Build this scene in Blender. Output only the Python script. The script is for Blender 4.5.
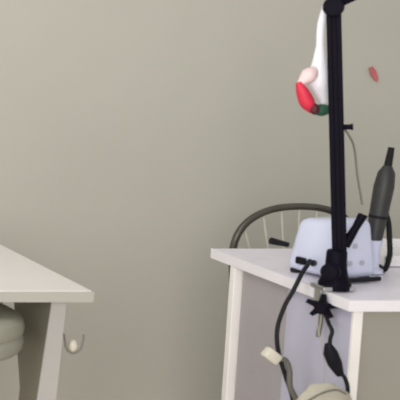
import bpy, bmesh, math, random
from mathutils import Vector, Matrix
random.seed(4)
for o in list(bpy.data.objects):
    bpy.data.objects.remove(o, do_unlink=True)
S = bpy.context.scene
C = S.collection
R = math.radians

# ------------------------------------------------------------------ camera, light, exposure
cam = bpy.data.cameras.new('camera')
co = bpy.data.objects.new('camera', cam); C.objects.link(co)
cam.sensor_width = 36.0
cam.lens = 36.0 * 1450 / 400            # the photo is the right-hand crop of a wider picture
cam.shift_x = 1.925
cam.shift_y = -0.1675
cam.clip_start = 0.05
co.location = (0, 0, 1.5)
co.rotation_euler = (R(83), 0, 0)
cam.dof.use_dof = True                  # the photo is softly focused
cam.dof.focus_distance = 6.0
cam.dof.aperture_fstop = 14.0
S.camera = co

w = bpy.data.worlds.new('room_light'); S.world = w; w.use_nodes = True
bg = w.node_tree.nodes['Background']
bg.inputs[0].default_value = (1.0, 0.985, 0.96, 1)
bg.inputs[1].default_value = 0.58

def area(name, loc, target, size, power, col):
    l = bpy.data.lights.new(name, 'AREA'); l.size = size; l.energy = power; l.color = col
    o = bpy.data.objects.new(name, l); C.objects.link(o); o.location = loc
    o.rotation_euler = (Vector(target) - Vector(loc)).to_track_quat('-Z', 'Y').to_euler()
    return o
area('ceiling_panel_lamp', (0.3, 2.6, 2.7), (0.7, 3.0, 0.0), 1.2, 22, (1.0, 0.98, 0.94))
area('front_fill_light', (-0.2, -0.6, 1.6), (1.8, 4.2, 0.4), 1.7, 98, (1.0, 0.98, 0.95))  # unseen fill added to brighten the lower wall, not a real window
area('side_fill_light', (-2.6, 0.6, 2.1), (2.2, 4.0, 0.7), 2.2, 42, (0.90, 0.94, 1.0))  # unseen cool fill added for the left-facing sides, not a real window

S.view_settings.view_transform = 'Standard'
S.view_settings.look = 'None'
S.view_settings.exposure = 0.02
S.view_settings.gamma = 1.0
S.view_settings.use_curve_mapping = False

# ------------------------------------------------------------------ materials
def lin(c):
    c = c / 255.0
    return c / 12.92 if c <= 0.04045 else ((c + 0.055) / 1.055) ** 2.4

def dull(m, v):
    m.node_tree.nodes['Principled BSDF'].inputs['Specular IOR Level'].default_value = v

def mat(name, rgb, rough=0.5, metal=0.0, var=0.06, scale=14.0, bump=0.0, bscale=120.0, trans=0.0, alpha=None):
    m = bpy.data.materials.new(name); m.use_nodes = True
    nt = m.node_tree; b = nt.nodes['Principled BSDF']
    b.inputs['Roughness'].default_value = rough
    b.inputs['Metallic'].default_value = metal
    if trans: b.inputs['Transmission Weight'].default_value = trans
    tc = nt.nodes.new('ShaderNodeTexCoord')
    n = nt.nodes.new('ShaderNodeTexNoise'); n.inputs['Scale'].default_value = scale; n.inputs['Detail'].default_value = 4
    nt.links.new(tc.outputs['Object'], n.inputs['Vector'])
    rmp = nt.nodes.new('ShaderNodeValToRGB')
    c = [lin(v) for v in rgb]
    rmp.color_ramp.elements[0].position = 0.3; rmp.color_ramp.elements[1].position = 0.7
    rmp.color_ramp.elements[0].color = (*[v * (1 - var) for v in c], 1)
    rmp.color_ramp.elements[1].color = (*[min(1, v * (1 + var)) for v in c], 1)
    nt.links.new(n.outputs['Fac'], rmp.inputs['Fac'])
    nt.links.new(rmp.outputs['Color'], b.inputs['Base Color'])
    if bump:
        n2 = nt.nodes.new('ShaderNodeTexNoise'); n2.inputs['Scale'].default_value = bscale
        nt.links.new(tc.outputs['Object'], n2.inputs['Vector'])
        bp = nt.nodes.new('ShaderNodeBump'); bp.inputs['Strength'].default_value = bump; bp.inputs['Distance'].default_value = 0.004
        nt.links.new(n2.outputs['Fac'], bp.inputs['Height'])
        nt.links.new(bp.outputs['Normal'], b.inputs['Normal'])
    return m

M_wall = mat('wall_paint', (183, 180, 169), 0.85, var=0.03, scale=2.2, bump=0.05, bscale=60)
M_floor = mat('floor_tile', (224, 216, 202), 0.35, var=0.08, scale=5)
M_base = mat('baseboard_paint', (205, 200, 188), 0.5, var=0.03)
M_top = mat('cream_laminate', (220, 215, 210), 0.4, var=0.02, scale=6)
M_edge = mat('edge_banding', (166, 163, 154), 0.5, var=0.03)
M_leg_shade = mat('shaded_leg_board', (112, 107, 93), 0.6, var=0.04)  # under-table shade put into the leg's base colour
M_leg = mat('table_leg_paint', (164, 160, 156), 0.5, var=0.03)
M_top2 = mat('white_laminate', (232, 227, 236), 0.35, var=0.04, scale=18)
M_edge2 = mat('white_edge', (226, 222, 226), 0.4, var=0.02)
M_post = mat('white_post', (232, 228, 224), 0.45, var=0.02)
M_board = mat('pale_lilac_board', (180, 178, 195), 0.5, var=0.03, scale=10)
M_grey = mat('grey_board', (160, 154, 156), 0.6, var=0.04, scale=9)
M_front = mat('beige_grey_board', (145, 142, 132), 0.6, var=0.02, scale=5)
M_black = mat('black_plastic', (30, 28, 34), 0.35, var=0.15, scale=40)
M_blackm = mat('black_powder_coat', (17, 14, 25), 0.5, var=0.15, scale=30)
M_black2 = mat('matte_black', (20, 18, 26), 0.6, var=0.1)
M_rubber = mat('black_rubber', (40, 40, 42), 0.6, var=0.1)
M_steel = mat('steel', (190, 190, 188), 0.3, metal=0.9, var=0.05)
M_hook = mat('pale_grey_plastic', (122, 119, 110), 0.4, var=0.05)
M_wire = mat('grey_wire', (120, 118, 108), 0.4, metal=0.4, var=0.05)
M_box = mat('white_plastic', (202, 206, 227), 0.3, var=0.02)
M_dot = mat('light_grey_plastic', (170, 170, 178), 0.5, var=0.03)
M_dark = mat('dark_grey_plastic', (42, 41, 41), 0.5, var=0.12, scale=60)
M_darker = mat('charcoal_plastic', (36, 36, 38), 0.5, var=0.1, scale=60)
M_cream = mat('cream_plastic', (206, 200, 184), 0.4, var=0.02)
M_cordg = mat('grey_cord', (98, 95, 86), 0.55, var=0.1, scale=90)
M_pouch = mat('beige_cloth', (166, 160, 145), 0.9, var=0.07, scale=30, bump=0.5, bscale=70)
M_stool = mat('beige_leatherette', (140, 138, 124), 0.55, var=0.06, scale=12, bump=0.25, bscale=50)
M_rim = mat('dark_bent_wood', (72, 68, 60), 0.28, var=0.2, scale=12)
M_spindle = mat('pale_spindle', (196, 192, 178), 0.5, var=0.04)
M_seat = mat('dark_seat', (78, 74, 66), 0.6, var=0.1)
M_white = mat('white_fabric', (232, 232, 240), 0.7, var=0.03, scale=30)
M_pink = mat('pink_fabric', (226, 200, 200), 0.7, var=0.06, scale=40)
M_red = mat('red_fabric', (205, 38, 66), 0.55, var=0.1, scale=40)
M_maroon = mat('dark_red_fabric', (70, 18, 26), 0.6, var=0.1, scale=40)
M_green = mat('green_fabric', (34, 82, 62), 0.6, var=0.15, scale=40)
M_redpaper = mat('faded_red_paper', (190, 104, 104), 0.7, var=0.08, scale=60)
M_tray = mat('white_tray', (224, 222, 222), 0.35, var=0.02)

for m_ in (M_black, M_blackm, M_black2, M_rubber, M_darker):
    dull(m_, 0.05)

# ------------------------------------------------------------------ mesh helpers
def bx(bm, c, s, rot=None, bev=0.0, seg=2):
    r = bmesh.ops.create_cube(bm, size=1.0)
    vs = r['verts']
    bmesh.ops.scale(bm, vec=Vector(s), verts=vs)
    if bev:
        es = list({e for v in vs for e in v.link_edges})
        q = bmesh.ops.bevel(bm, geom=es, offset=bev, segments=seg, affect='EDGES', profile=0.5)
        vs = list({v for f in q['faces'] for v in f.verts} | {v for v in vs if v.is_valid})
        todo = set(vs); stack = list(vs)
        while stack:
            v = stack.pop()
            for e in v.link_edges:
                o = e.other_vert(v)
                if o not in todo: todo.add(o); stack.append(o)
        vs = list(todo)
    if rot: bmesh.ops.rotate(bm, verts=vs, cent=(0, 0, 0), matrix=rot)
    bmesh.ops.translate(bm, vec=Vector(c), verts=vs)
    return bm

def smooth_path(pts, n=8):
    P = [Vector(p) for p in pts]
    if len(P) < 3: return P
    P = [P[0] * 2 - P[1]] + P + [P[-1] * 2 - P[-2]]
    out = []
    for i in range(1, len(P) - 2):
        a, b, c, d = P[i - 1], P[i], P[i + 1], P[i + 2]
        for k in range(n):
            t = k / n
            out.append(0.5 * ((2 * b) + (c - a) * t + (2 * a - 5 * b + 4 * c - d) * t * t + (3 * b - a - 3 * c + d) * t ** 3))
    out.append(P[-2])
    return out

def rad(q, j, t):
    a, b, c, d = q[max(j - 1, 0)], q[j], q[j + 1], q[min(j + 2, len(q) - 1)]
    return max(.0004, 0.5 * (2 * b + (c - a) * t + (2 * a - 5 * b + 4 * c - d) * t * t + (3 * b - a - 3 * c + d) * t ** 3))

def tube(bm, pts, r, seg=10, smooth=True, radii=None):
    P = smooth_path(pts) if smooth else [Vector(p) for p in pts]
    n = len(P); rings = []
    up = Vector((0.13, 0.31, 0.94)).normalized()
    for i, p in enumerate(P):
        d = (P[min(i + 1, n - 1)] - P[max(i - 1, 0)]).normalized()
        if abs(d.dot(up)) > 0.97: up = Vector((1, 0.2, 0.1)).normalized()
        a = d.cross(up).normalized(); b = a.cross(d).normalized(); up = b
        if radii:
            f = i / max(1, n - 1) * (len(radii) - 1); j = min(int(f), len(radii) - 2)
            rr = rad(radii, j, f - j)
        else: rr = r
        rings.append([bm.verts.new(p + (a * math.cos(2 * math.pi * k / seg) + b * math.sin(2 * math.pi * k / seg)) * rr) for k in range(seg)])
    for i in range(n - 1):
        for k in range(seg):
            bm.faces.new((rings[i][k], rings[i][(k + 1) % seg], rings[i + 1][(k + 1) % seg], rings[i + 1][k]))
    bm.faces.new(rings[0][::-1]); bm.faces.new(rings[-1])
    return bm

def lathe(bm, prof, c, axis=(0, 0, 1), seg=28):
    q = Vector((0, 0, 1)).rotation_difference(Vector(axis).normalized()).to_matrix()
    rings = []
    for r, z in prof:
        r = max(r, 0.0004)
        rings.append([bm.verts.new(Vector(c) + q @ Vector((r * math.cos(2 * math.pi * k / seg), r * math.sin(2 * math.pi * k / seg), z))) for k in range(seg)])
    for i in range(len(rings) - 1):
        for k in range(seg):
            bm.faces.new((rings[i][k], rings[i][(k + 1) % seg], rings[i + 1][(k + 1) % seg], rings[i + 1][k]))
    bm.faces.new(rings[0][::-1]); bm.faces.new(rings[-1])
    return bm

def hexa(bm, b, t):
    v = [bm.verts.new(p) for p in b] + [bm.verts.new(p) for p in t]
    for f in ((3, 2, 1, 0), (4, 5, 6, 7), (0, 1, 5, 4), (1, 2, 6, 5), (2, 3, 7, 6), (3, 0, 4, 7)):
        bm.faces.new([v[i] for i in f])
    return bm

def prism(bm, poly, origin, ux, uy, thick):
    o, ux, uy = Vector(origin), Vector(ux).normalized(), Vector(uy).normalized()
    n = ux.cross(uy).normalized()
    a = [bm.verts.new(o + ux * x + uy * y) for x, y in poly]
    b = [bm.verts.new(o + ux * x + uy * y + n * thick) for x, y in poly]
    bm.faces.new(a[::-1]); bm.faces.new(b)
    k = len(poly)
    for i in range(k): bm.faces.new((a[i], a[(i + 1) % k], b[(i + 1) % k], b[i]))
    return bm

def blob(bm, c, s, rot=None, sub=3, jit=0.0):
    r = bmesh.ops.create_icosphere(bm, subdivisions=sub, radius=1.0); vs = r['verts']
    if jit:
        for v in vs: v.co *= 1 + jit * math.sin(v.co.x * 7 + 1.3) * math.cos(v.co.y * 6 + v.co.z * 5)
    bmesh.ops.scale(bm, vec=Vector(s), verts=vs)
    if rot: bmesh.ops.rotate(bm, verts=vs, cent=(0, 0, 0), matrix=rot)
    bmesh.ops.translate(bm, vec=Vector(c), verts=vs)
    return bm

NB = bmesh.new
BASE = {}
def obj(name, bm, m, parent=None, smooth=False):
    if parent is not None:
        off = BASE[parent.name]
        bmesh.ops.translate(bm, vec=-off, verts=bm.verts[:])
    bmesh.ops.recalc_face_normals(bm, faces=bm.faces[:])
    me = bpy.data.meshes.new(name); bm.to_mesh(me); bm.free()
    me.materials.append(m)
    if smooth:
        for p in me.polygons: p.use_smooth = True
        try: me.set_sharp_from_angle(angle=R(40))
        except Exception: pass
    o = bpy.data.objects.new(name, me); C.objects.link(o)
    if parent is not None:
        o.parent = parent; BASE[o.name] = BASE[parent.name]
    return o

def thing(name, label, cat, loc, group=None):
    o = bpy.data.objects.new(name, None); C.objects.link(o); o.location = loc; o.empty_display_size = 0.05
    BASE[o.name] = Vector(loc); tag(o, label, cat, group)
    return o

def near(p, Y):                 # the same line of sight from standing eye height, at another distance
    f = Y / p[1]
    return (p[0] * f, Y, 1.5 - (1.5 - p[2]) * f)

def tag(o, label, cat, group=None):
    o['label'] = label; o['category'] = cat
    if group: o['group'] = group
    return o

def struct(name, bm, m):
    o = obj(name, bm, m); o['kind'] = 'structure'
    return o

# ------------------------------------------------------------------ the setting
struct('floor', bx(NB(), (1.0, 2.2, -0.05), (7.0, 4.5, 0.1)), M_floor)
struct('wall_back', bx(NB(), (1.0, 4.45, 1.4), (7.0, 0.1, 2.8)), M_wall)
struct('baseboard_back', bx(NB(), (1.0, 4.394, 0.04), (7.0, 0.012, 0.08), bev=0.003), M_base)

# ------------------------------------------------------------------ left table
lt = thing('manicure_table', 'cream topped table at the left edge, slanted tapering leg, nothing standing on it', 'table', (1.06, 3.52, 0))
obj('tabletop', bx(NB(), (1.06, 3.523, 0.7275), (0.90, 0.574, 0.025), bev=0.002), M_top, lt)
eb = NB()
bx(eb, (1.06, 3.2345, 0.7265), (0.904, 0.004, 0.024)); bx(eb, (1.5115, 3.523, 0.7265), (0.004, 0.578, 0.024))
obj('edge_band', eb, M_edge, lt)
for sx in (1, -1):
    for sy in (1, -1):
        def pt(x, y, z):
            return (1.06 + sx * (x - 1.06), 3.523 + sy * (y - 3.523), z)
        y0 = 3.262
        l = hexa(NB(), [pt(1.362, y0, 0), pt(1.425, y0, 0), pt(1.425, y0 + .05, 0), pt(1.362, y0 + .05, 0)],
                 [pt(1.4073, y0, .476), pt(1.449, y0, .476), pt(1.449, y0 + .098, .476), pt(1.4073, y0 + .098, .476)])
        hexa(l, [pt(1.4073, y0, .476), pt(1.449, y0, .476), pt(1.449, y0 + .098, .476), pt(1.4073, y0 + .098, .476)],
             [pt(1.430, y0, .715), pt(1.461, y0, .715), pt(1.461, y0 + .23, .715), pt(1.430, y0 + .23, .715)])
        lg = obj('leg', l, M_leg_shade, lt)
        e = hexa(NB(), [pt(1.361, y0 - .004, 0), pt(1.426, y0 - .004, 0), pt(1.426, y0, 0), pt(1.361, y0, 0)],
                 [pt(1.429, y0 - .004, .715), pt(1.462, y0 - .004, .715), pt(1.462, y0, .715), pt(1.429, y0, .715)])
        obj('edge_trim', e, M_leg, lg)  # leg's front face in plain leg paint, without the painted shade
ap = NB()
bx(ap, (1.06, 3.70, 0.68), (0.72, 0.018, 0.07))
obj('apron', ap, M_leg, lt)

# hook on the side of that leg
hk = thing('utility_hook', 'small white cup-shaped hook on the side of the left table leg', 'hook', (1.465, 3.30, 0.60))
obj('back_plate', bx(NB(), (1.4615, 3.30, 0.605), (0.008, 0.03, 0.05), bev=0.002), M_cream, hk)
obj('hook_arm', tube(NB(), [(1.464, 3.30, 0.612), (1.476, 3.298, 0.624), (1.481, 3.297, 0.606), (1.485, 3.296, 0.588), (1.500, 3.295, 0.577), (1.516, 3.295, 0.586), (1.522, 3.295, 0.605), (1.523, 3.295, 0.622)], 0.0024), M_hook, hk, True)
obj('hook_cup', blob(NB(), (1.499, 3.296, 0.596), (0.0105, 0.009, 0.015)), M_cream, hk, True)

# stool under the left table
st = thing('stool', 'beige padded stool tucked under the cream table at the left edge', 'stool', (1.215, 3.36, 0))
obj('seat', lathe(NB(), [(0.0, .580), (.16, .580), (.180, .585), (.188, .595), (.191, .612), (.188, .624), (.186, .627), (.189, .631), (.191, .645), (.187, .661), (.172, .670), (.08, .673), (0, .674)], (1.205, 3.36, 0), seg=40), M_stool, st, True)
obj('post', lathe(NB(), [(.03, .08), (.03, .30), (.018, .30), (.018, .58)], (1.205, 3.36, 0)), M_steel, st, True)
sb = NB()
for k in range(5):
    a = 2 * math.pi * k / 5 + 0.5
    tube(sb, [(1.205, 3.36, .085), (1.205 + .24 * math.cos(a), 3.36 + .24 * math.sin(a), .06)], .014, smooth=False)
obj('star_base', sb, M_steel, st, True)
for k in range(5):
    a = 2 * math.pi * k / 5 + 0.5
    obj('caster', lathe(NB(), [(.02, -.012), (.026, -.008), (.026, .008), (.02, .012)], (1.205 + .24 * math.cos(a), 3.36 + .24 * math.sin(a), .026), axis=(-math.sin(a), math.cos(a), 0)), M_black, st, True)

# ------------------------------------------------------------------ right table
rt = thing('nail_desk', 'white desk at the right with lilac side board, holding the black clamped arm', 'table', (2.5, 3.44, 0))
obj('tabletop', bx(NB(), (2.53, 3.437, 0.7265), (0.97, 0.572, 0.025), bev=0.002), M_top2, rt)
eb = NB()
bx(eb, (2.0435, 3.437, 0.7265), (0.004, 0.576, 0.0255)); bx(eb, (2.53, 3.1495, 0.7265), (0.974, 0.004, 0.0255))
obj('edge_band', eb, M_edge2, rt)
obj('rear_post', bx(NB(), (2.056, 3.624, 0.357), (0.024, 0.022, 0.713), bev=0.002), M_post, rt)
obj('front_post', bx(NB(), (2.0715, 3.165, 0.357), (0.021, 0.008, 0.713), bev=0.001), M_post, rt)
obj('side_panel', bx(NB(), (2.068, 3.508, 0.38), (0.012, 0.194, 0.66)), M_grey, rt)
obj('side_board', bx(NB(), (2.068, 3.290, 0.38), (0.014, 0.242, 0.66), bev=0.001), M_board, rt)
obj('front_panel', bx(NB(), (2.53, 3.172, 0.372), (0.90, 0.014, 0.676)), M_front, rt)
obj('side_panel', bx(NB(), (2.99, 3.40, 0.357), (0.024, 0.46, 0.713)), M_board, rt)

# ------------------------------------------------------------------ chair behind the desk
ch = thing('hoop_back_chair', 'dark hoop-backed chair with thin pale spindles behind the white desk', 'chair', (2.43, 3.9, 0))
pts = []
cx, cy = 2.432, 4.0
pts.append((cx - .165, cy - .03, .45)); pts.append((cx - .176, cy - .01, .58))
for k in range(13):
    t = math.pi * (1 - k / 12)
    e = 0.86
    c_, s_ = math.cos(t), math.sin(t)
    pts.append((cx + .178 * math.copysign(abs(c_) ** e, c_), cy, .665 + .137 * abs(s_) ** e))
pts.append((cx + .176, cy - .01, .58)); pts.append((cx + .165, cy - .03, .45))
obj('back_hoop', tube(NB(), pts, .0098, seg=12), M_rim, ch, True)
for k in range(7):
    f = (k - 3) / 3.0
    xt = cx + .150 * f; zt = .665 + .137 * max(0.0, 1 - (abs(xt - cx) / .178) ** 2.3) ** .5
    obj('spindle', tube(NB(), [(cx + .07 * f, cy - .03, .455), (xt, cy, zt - .004)], .0032, smooth=False), M_spindle, ch, True)
obj('seat', lathe(NB(), [(0, .42), (.17, .42), (.19, .43), (.19, .445), (.17, .456), (0, .456)], (cx, cy - .17, 0), seg=36), M_seat, ch, True)
for sx in (-1, 1):
    for sy in (-1, 1):
        obj('leg', tube(NB(), [(cx + sx * .12, cy - .17 + sy * .12, .425), (cx + sx * .17, cy - .17 + sy * .16, .002)], .012, smooth=False), M_rim, ch, True)

# ------------------------------------------------------------------ control box on the desk
rz = R(15)
A = Vector((2.106, 3.306, 0.741))
ux = Vector((math.cos(rz), math.sin(rz), 0)); uy = Vector((-math.sin(rz), math.cos(rz), 0)); uz = Vector((0, 0, 1))
def bp(x, y, z): return A + ux * x + uy * y + uz * z
RZ = Matrix.Rotation(rz, 3, 'Z')
W, D, H = .126, .150, .147
db = thing('nail_drill_unit', 'white rounded control box on the desk behind the black arm', 'appliance', tuple(bp(W / 2, D / 2, 0)))
b = NB()
lo = [(0, 0, .006), (W, 0, .006), (W, D, .006), (0, D, .006)]
hi = [(.012, .012, H), (W - .014, .012, H), (W - .014, D - .022, H - .014), (.012, D - .022, H - .014)]
hexa(b, [bp(*p) for p in lo], [bp(*p) for p in hi])
es = [e for e in b.edges]
bmesh.ops.bevel(b, geom=es, offset=.02, segments=5, affect='EDGES', profile=0.5)
obj('housing', b, M_box, db, True)
for x, y in ((.02, .02), (W - .02, .02), (.02, D - .02), (W - .02, D - .02)):
    obj('foot', lathe(NB(), [(.011, -.001), (.012, .007)], bp(x, y, 0)), M_rubber, db, True)
# switch on the left face, small jack next to it
obj('power_switch', bx(NB(), bp(.000, .098, .034), (.010, .026, .017), rot=RZ, bev=.003), M_black, db)
obj('jack', lathe(NB(), [(.0, -.002), (.007, -.002), (.008, .004), (.004, .006), (0, .006)], bp(.000, .062, .036), axis=-ux), M_dark, db, True)
# dots on the front face
for x, z in ((.040, .045), (.075, .045), (.055, .085)):
    obj('button', lathe(NB(), [(0, -.002), (.005, -.002), (.006, .003), (0, .004)], bp(x, -.001 + .012 * z / H, z), axis=-uy), M_dot, db, True)
obj('front_foot_bar', bx(NB(), bp(.068, -.006, .006), (.110, .010, .010), rot=RZ, bev=.002), M_darker, db)
obj('side_lever', tube(NB(), [bp(.012, .150, .062), bp(-.030, .160, .072)], .006, smooth=False, radii=[.006, .0085]), M_darker, db, True)
# cord: from the jack down past the desk edge, plug at the end
cord = [bp(-.004, .062, .036), (2.068, 3.348, .786), (2.046, 3.318, .782), (2.024, 3.30, .768)] + [near(p, 3.28) for p in ((1.945, 3.2, .748), (1.928, 3.2, .712), (1.916, 3.2, .662), (1.921, 3.2, .612), (1.941, 3.2, .554), (1.963, 3.2, .495), (1.966, 3.2, .44))] + [(2.012, 3.28, .20), (2.00, 3.28, .03), (2.02, 3.34, .006)]
pc = obj('power_cord', tube(NB(), cord, .0048), M_rubber, db, True)
gc = [near(p, 3.27) for p in ((1.918, 3.195, .592), (1.935, 3.192, .590), (1.944, 3.19, .566), (1.948, 3.19, .53), (1.965, 3.19, .497), (1.975, 3.19, .46))]
d_ = (Vector((1.918, 3.195, .590)) - Vector((1.888, 3.195, .613)))
ang = math.atan2(d_.z, d_.x)
pl = NB()
bx(pl, near((1.904, 3.195, .600), 3.27), (.038, .024, .026), rot=Matrix.Rotation(-ang, 3, 'Y'), bev=.005)
obj('plug', pl, M_cream, pc, True)
obj('plug_cord', tube(NB(), gc, .0062), M_cordg, pc, True)

# ------------------------------------------------------------------ handpiece
hp = thing('handpiece', 'dark grey hand tool standing upright beside the white control box', 'tool', (2.258, 3.425, .74))
c0 = Vector((2.264, 3.425, .80)); c1 = Vector((2.291, 3.425, 1.045))
def hpos(t): return c0 + (c1 - c0) * t
obj('body', tube(NB(), [hpos(t) for t in (0, .2, .45, .62, .75, .82)], .02, seg=18, smooth=False, radii=[.0155, .0185, .0205, .0215, .0180, .009]), M_dark, hp, True)
obj('tip', tube(NB(), [hpos(.82), hpos(.92), hpos(1.0)], .0075, seg=14, smooth=False, radii=[.0085, .0075, .0065]), M_darker, hp, True)
obj('grip_ring', tube(NB(), [hpos(.30), hpos(.33)], .0202, seg=18, smooth=False), M_darker, hp, True)
obj('cord', tube(NB(), [hpos(.35) + Vector((.017, 0, 0)), (2.299, 3.425, .86), (2.303, 3.423, .82), (2.303, 3.418, .785), (2.303, 3.43, .748), (2.31, 3.46, .747), (2.32, 3.50, .747)], .006), M_darker, hp, True)
obj('cradle', lathe(NB(), [(.026, .742), (.026, .750), (.017, .756), (.017, .80), (.021, .82), (.0215, .822)], (2.264, 3.425, 0)), M_box, hp, True)

# ------------------------------------------------------------------ tray on the desk
tr = thing('tray', 'white shallow tray on the desk at the right edge of the picture', 'tray', (2.46, 3.6, .74))
t = NB()
bx(t, (2.47, 3.60, .744), (.26, .22, .006), bev=.002)
obj('tray_bottom', t, M_tray, tr)
t = NB()
for c, s in (((2.47, 3.493, .756), (.26, .006, .024)), ((2.47, 3.707, .756), (.26, .006, .024)), ((2.343, 3.60, .756), (.006, .22, .024)), ((2.597, 3.60, .756), (.006, .22, .024))):
    bx(t, c, s, bev=.002)
obj('rim', t, M_tray, tr)

# ------------------------------------------------------------------ black clamped arm
ar = thing('clamp_arm', 'tall black jointed arm clamped to the edge of the white desk', 'arm stand', (2.06, 3.25, .74))
P0 = Vector((2.083, 3.255, .775)); P1 = Vector((2.022, 3.255, 1.385))
dz = (P1 - P0).normalized(); sx = Vector((math.cos(R(-32)), math.sin(R(-32)), 0)); sx = (sx - dz * sx.dot(dz)).normalized(); sy = dz.cross(sx)
ROT = Matrix((sx, sy, dz)).transposed()
L = (P1 - P0).length
b = NB()
for s in (-1, 1):
    bx(b, (P0 + P1) / 2 + sx * .0092 * s, (.0105, .022, L), rot=ROT, bev=.002)
obj('lower_arm', b, M_blackm, ar)
sp = NB()
bx(sp, (P0 + P1) / 2, (.010, .017, L * .96), rot=ROT, bev=.001)
obj('inner_bar', sp, M_black2, ar)
obj('elbow_joint', lathe(NB(), [(.0, -.022), (.018, -.022), (.021, -.016), (.021, .016), (.018, .022), (0, .022)], P1, axis=sy), M_blackm, ar, True)
U1 = P1 + Vector((.30, .02, .14))
du = (U1 - P1).normalized(); n2 = Vector((0, -1, 0)); n2 = (n2 - du * n2.dot(du)).normalized(); n3 = du.cross(n2)
ROT2 = Matrix((du, n2, n3)).transposed()
obj('upper_arm', bx(NB(), (P1 + U1) / 2 + Vector((0, 0, .006)), ((U1 - P1).length, .022, .022), rot=ROT2, bev=.002), M_blackm, ar)
hd = obj('lamp_head', lathe(NB(), [(0, 0), (.05, 0), (.055, -.01), (.055, -.03), (.05, -.034), (0, -.034)], U1 + Vector((.04, 0, 0))), M_blackm, ar, True)
kb = P0 + dz * (L * .555) + sx * .010
obj('knob', tube(NB(), [kb, kb + sx * .014, kb + sx * .022], .006, smooth=False, radii=[.006, .006, .0075]), M_blackm, ar, True)
obj('tension_wire', tube(NB(), [kb + Vector((.006, 0, -.002)), (2.096, 3.262, 1.07), (2.110, 3.262, 1.00), (2.126, 3.262, .935)], .0022), M_wire, ar, True)
obj('lever', tube(NB(), [(2.085, 3.25, .842), (2.108, 3.25, .885), (2.122, 3.25, .914)], .009, smooth=False, radii=[.011, .008, .010]), M_blackm, ar, True)
# socket and clamp
b = NB()
lathe(b, [(.0, .742), (.032, .742), (.033, .756), (.026, .772), (.0215, .795), (.0205, .828), (.018, .832), (0, .832)], (2.069, 3.25, 0), seg=24)
obj('socket', b, M_blackm, ar, True)
obj('clamp_screw_knob', lathe(NB(), [(.0, -.01), (.012, -.01), (.019, .002), (.020, .014), (.014, .022), (0, .023)], (2.045, 3.225, .787), axis=(-.7, -.7, .1)), M_blackm, ar, True)
b = NB()
bx(b, (2.066, 3.25, .746), (.075, .05, .010), bev=.002)
bx(b, (2.034, 3.25, .722), (.008, .022, .056), bev=.002)
bx(b, (2.043, 3.25, .694), (.022, .022, .008), bev=.002)
obj('clamp', b, M_steel, ar)
ka = Vector((-.62, -.78, 0)); kc = Vector((2.030, 3.226, .706)); kx = Vector((-ka.y, ka.x, 0)) * -1; kz = Vector((0, 0, 1))
b = NB()
star = []
for k in range(10):
    a = 2 * math.pi * k / 10 + .35
    rr = .034 if k % 2 == 0 else .016
    for d in (-.13, .13):
        star.append((rr * math.cos(a + d), rr * .82 * math.sin(a + d)))
prism(b, star, kc + ka * .004, kx, kz, .012)
lathe(b, [(0, 0), (.013, 0), (.014, .018), (.010, .022), (0, .022)], kc + ka * .002, axis=ka, seg=16)
obj('star_knob', b, M_blackm, ar, True)
obj('clamp_screw', tube(NB(), [(2.044, 3.25, .714), (2.044, 3.25, .66), (2.034, 3.24, .632)], .005, smooth=False), M_wire, ar, True)
obj('pivot_pin', tube(NB(), [kc - ka * .03, kc + ka * .004], .006, smooth=False), M_steel, ar, True)
lc = obj('power_cord', tube(NB(), [(2.038, 3.235, .70), (2.030, 3.20, .676)] + [near(p, 3.12) for p in ((2.040, 3.2, .655), (2.037, 3.2, .634), (2.042, 3.2, .60), (2.062, 3.2, .566), (2.078, 3.2, .545), (2.086, 3.2, .520), (2.084, 3.2, .495), (2.075, 3.2, .46))] + [(2.015, 3.12, .20), (2.02, 3.12, .03), (2.0, 3.16, .006)], .0042), M_rubber, ar, True)
obj('inline_switch', tube(NB(), [near(p, 3.118) for p in ((2.033, 3.2, .626), (2.040, 3.2, .606), (2.052, 3.2, .580), (2.066, 3.2, .554))], .012, seg=14, smooth=False, radii=[.007, .0145, .0145, .008]), M_black, lc, True)

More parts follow.
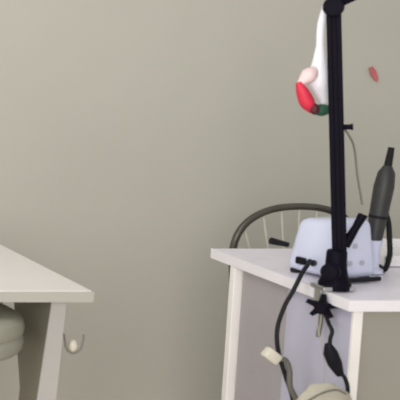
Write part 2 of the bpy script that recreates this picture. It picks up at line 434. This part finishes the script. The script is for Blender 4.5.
# ------------------------------------------------------------------ pouch under the cords
po = thing('cloth_pouch', 'small beige cloth pouch hanging in the cord loop below the desk edge', 'pouch', (1.97, 3.09, .42))
obj('bag', blob(NB(), near((2.028, 3.19, .470), 3.085), (.064, .026, .066), rot=Matrix.Rotation(R(-25), 3, 'Y'), sub=4, jit=.05), M_pouch, po, True)
obj('drawstring', tube(NB(), [near(p, 3.06) for p in ((1.975, 3.17, .50), (2.0, 3.155, .525), (2.03, 3.153, .533), (2.06, 3.165, .520))], .002), M_cordg, po, True)
obj('strap', tube(NB(), [near((2.024, 3.19, .535), 3.085), (1.99, 3.14, .60), (2.008, 3.206, .676), (2.010, 3.208, .69)], .0009), M_pouch, po, True)

# ------------------------------------------------------------------ hanging ornament behind the arm
on_ = thing('hanging_ornament', 'white ornament with red petal and green leaf hanging behind the black arm', 'ornament', (2.02, 3.3, 1.15))
obj('ribbon', tube(NB(), [(2.026, 3.29, 1.385), (2.024, 3.298, 1.34), (2.027, 3.30, 1.27)], .008, radii=[.007, .0085, .008]), M_white, on_, True)
obj('white_petal', tube(NB(), [(2.026, 3.30, 1.31), (2.027, 3.30, 1.265), (2.029, 3.30, 1.215), (2.044, 3.30, 1.165)], .016, seg=14, radii=[.007, .013, .021, .008]), M_white, on_, True)
obj('pink_petal', tube(NB(), [(2.020, 3.296, 1.245), (2.002, 3.294, 1.228), (1.980, 3.294, 1.206)], .012, seg=12, radii=[.008, .017, .006]), M_pink, on_, True)
obj('red_petal', tube(NB(), [(1.976, 3.29, 1.212), (1.986, 3.288, 1.192), (2.000, 3.288, 1.164), (2.012, 3.29, 1.145)], .013, seg=12, radii=[.006, .013, .0155, .006]), M_red, on_, True)
obj('calyx', blob(NB(), (2.012, 3.280, 1.152), (.010, .010, .013)), M_maroon, on_, True)
obj('leaf', tube(NB(), [(2.016, 3.295, 1.148), (2.035, 3.295, 1.148), (2.056, 3.297, 1.150)], .010, seg=12, radii=[.006, .014, .010]), M_green, on_, True)

# ------------------------------------------------------------------ red mark on the wall
pr = NB()
prism(pr, [(-.016, .020), (-.006, .026), (.006, .012), (.014, -.010), (.012, -.022), (.002, -.014), (-.010, .002)], (2.868, 4.397, 1.138), (1, 0, 0), (0, 0, 1), .003)
tag(obj('wall_sticker', pr, M_redpaper), 'small red petal-shaped sticker on the wall right of the black arm', 'sticker')
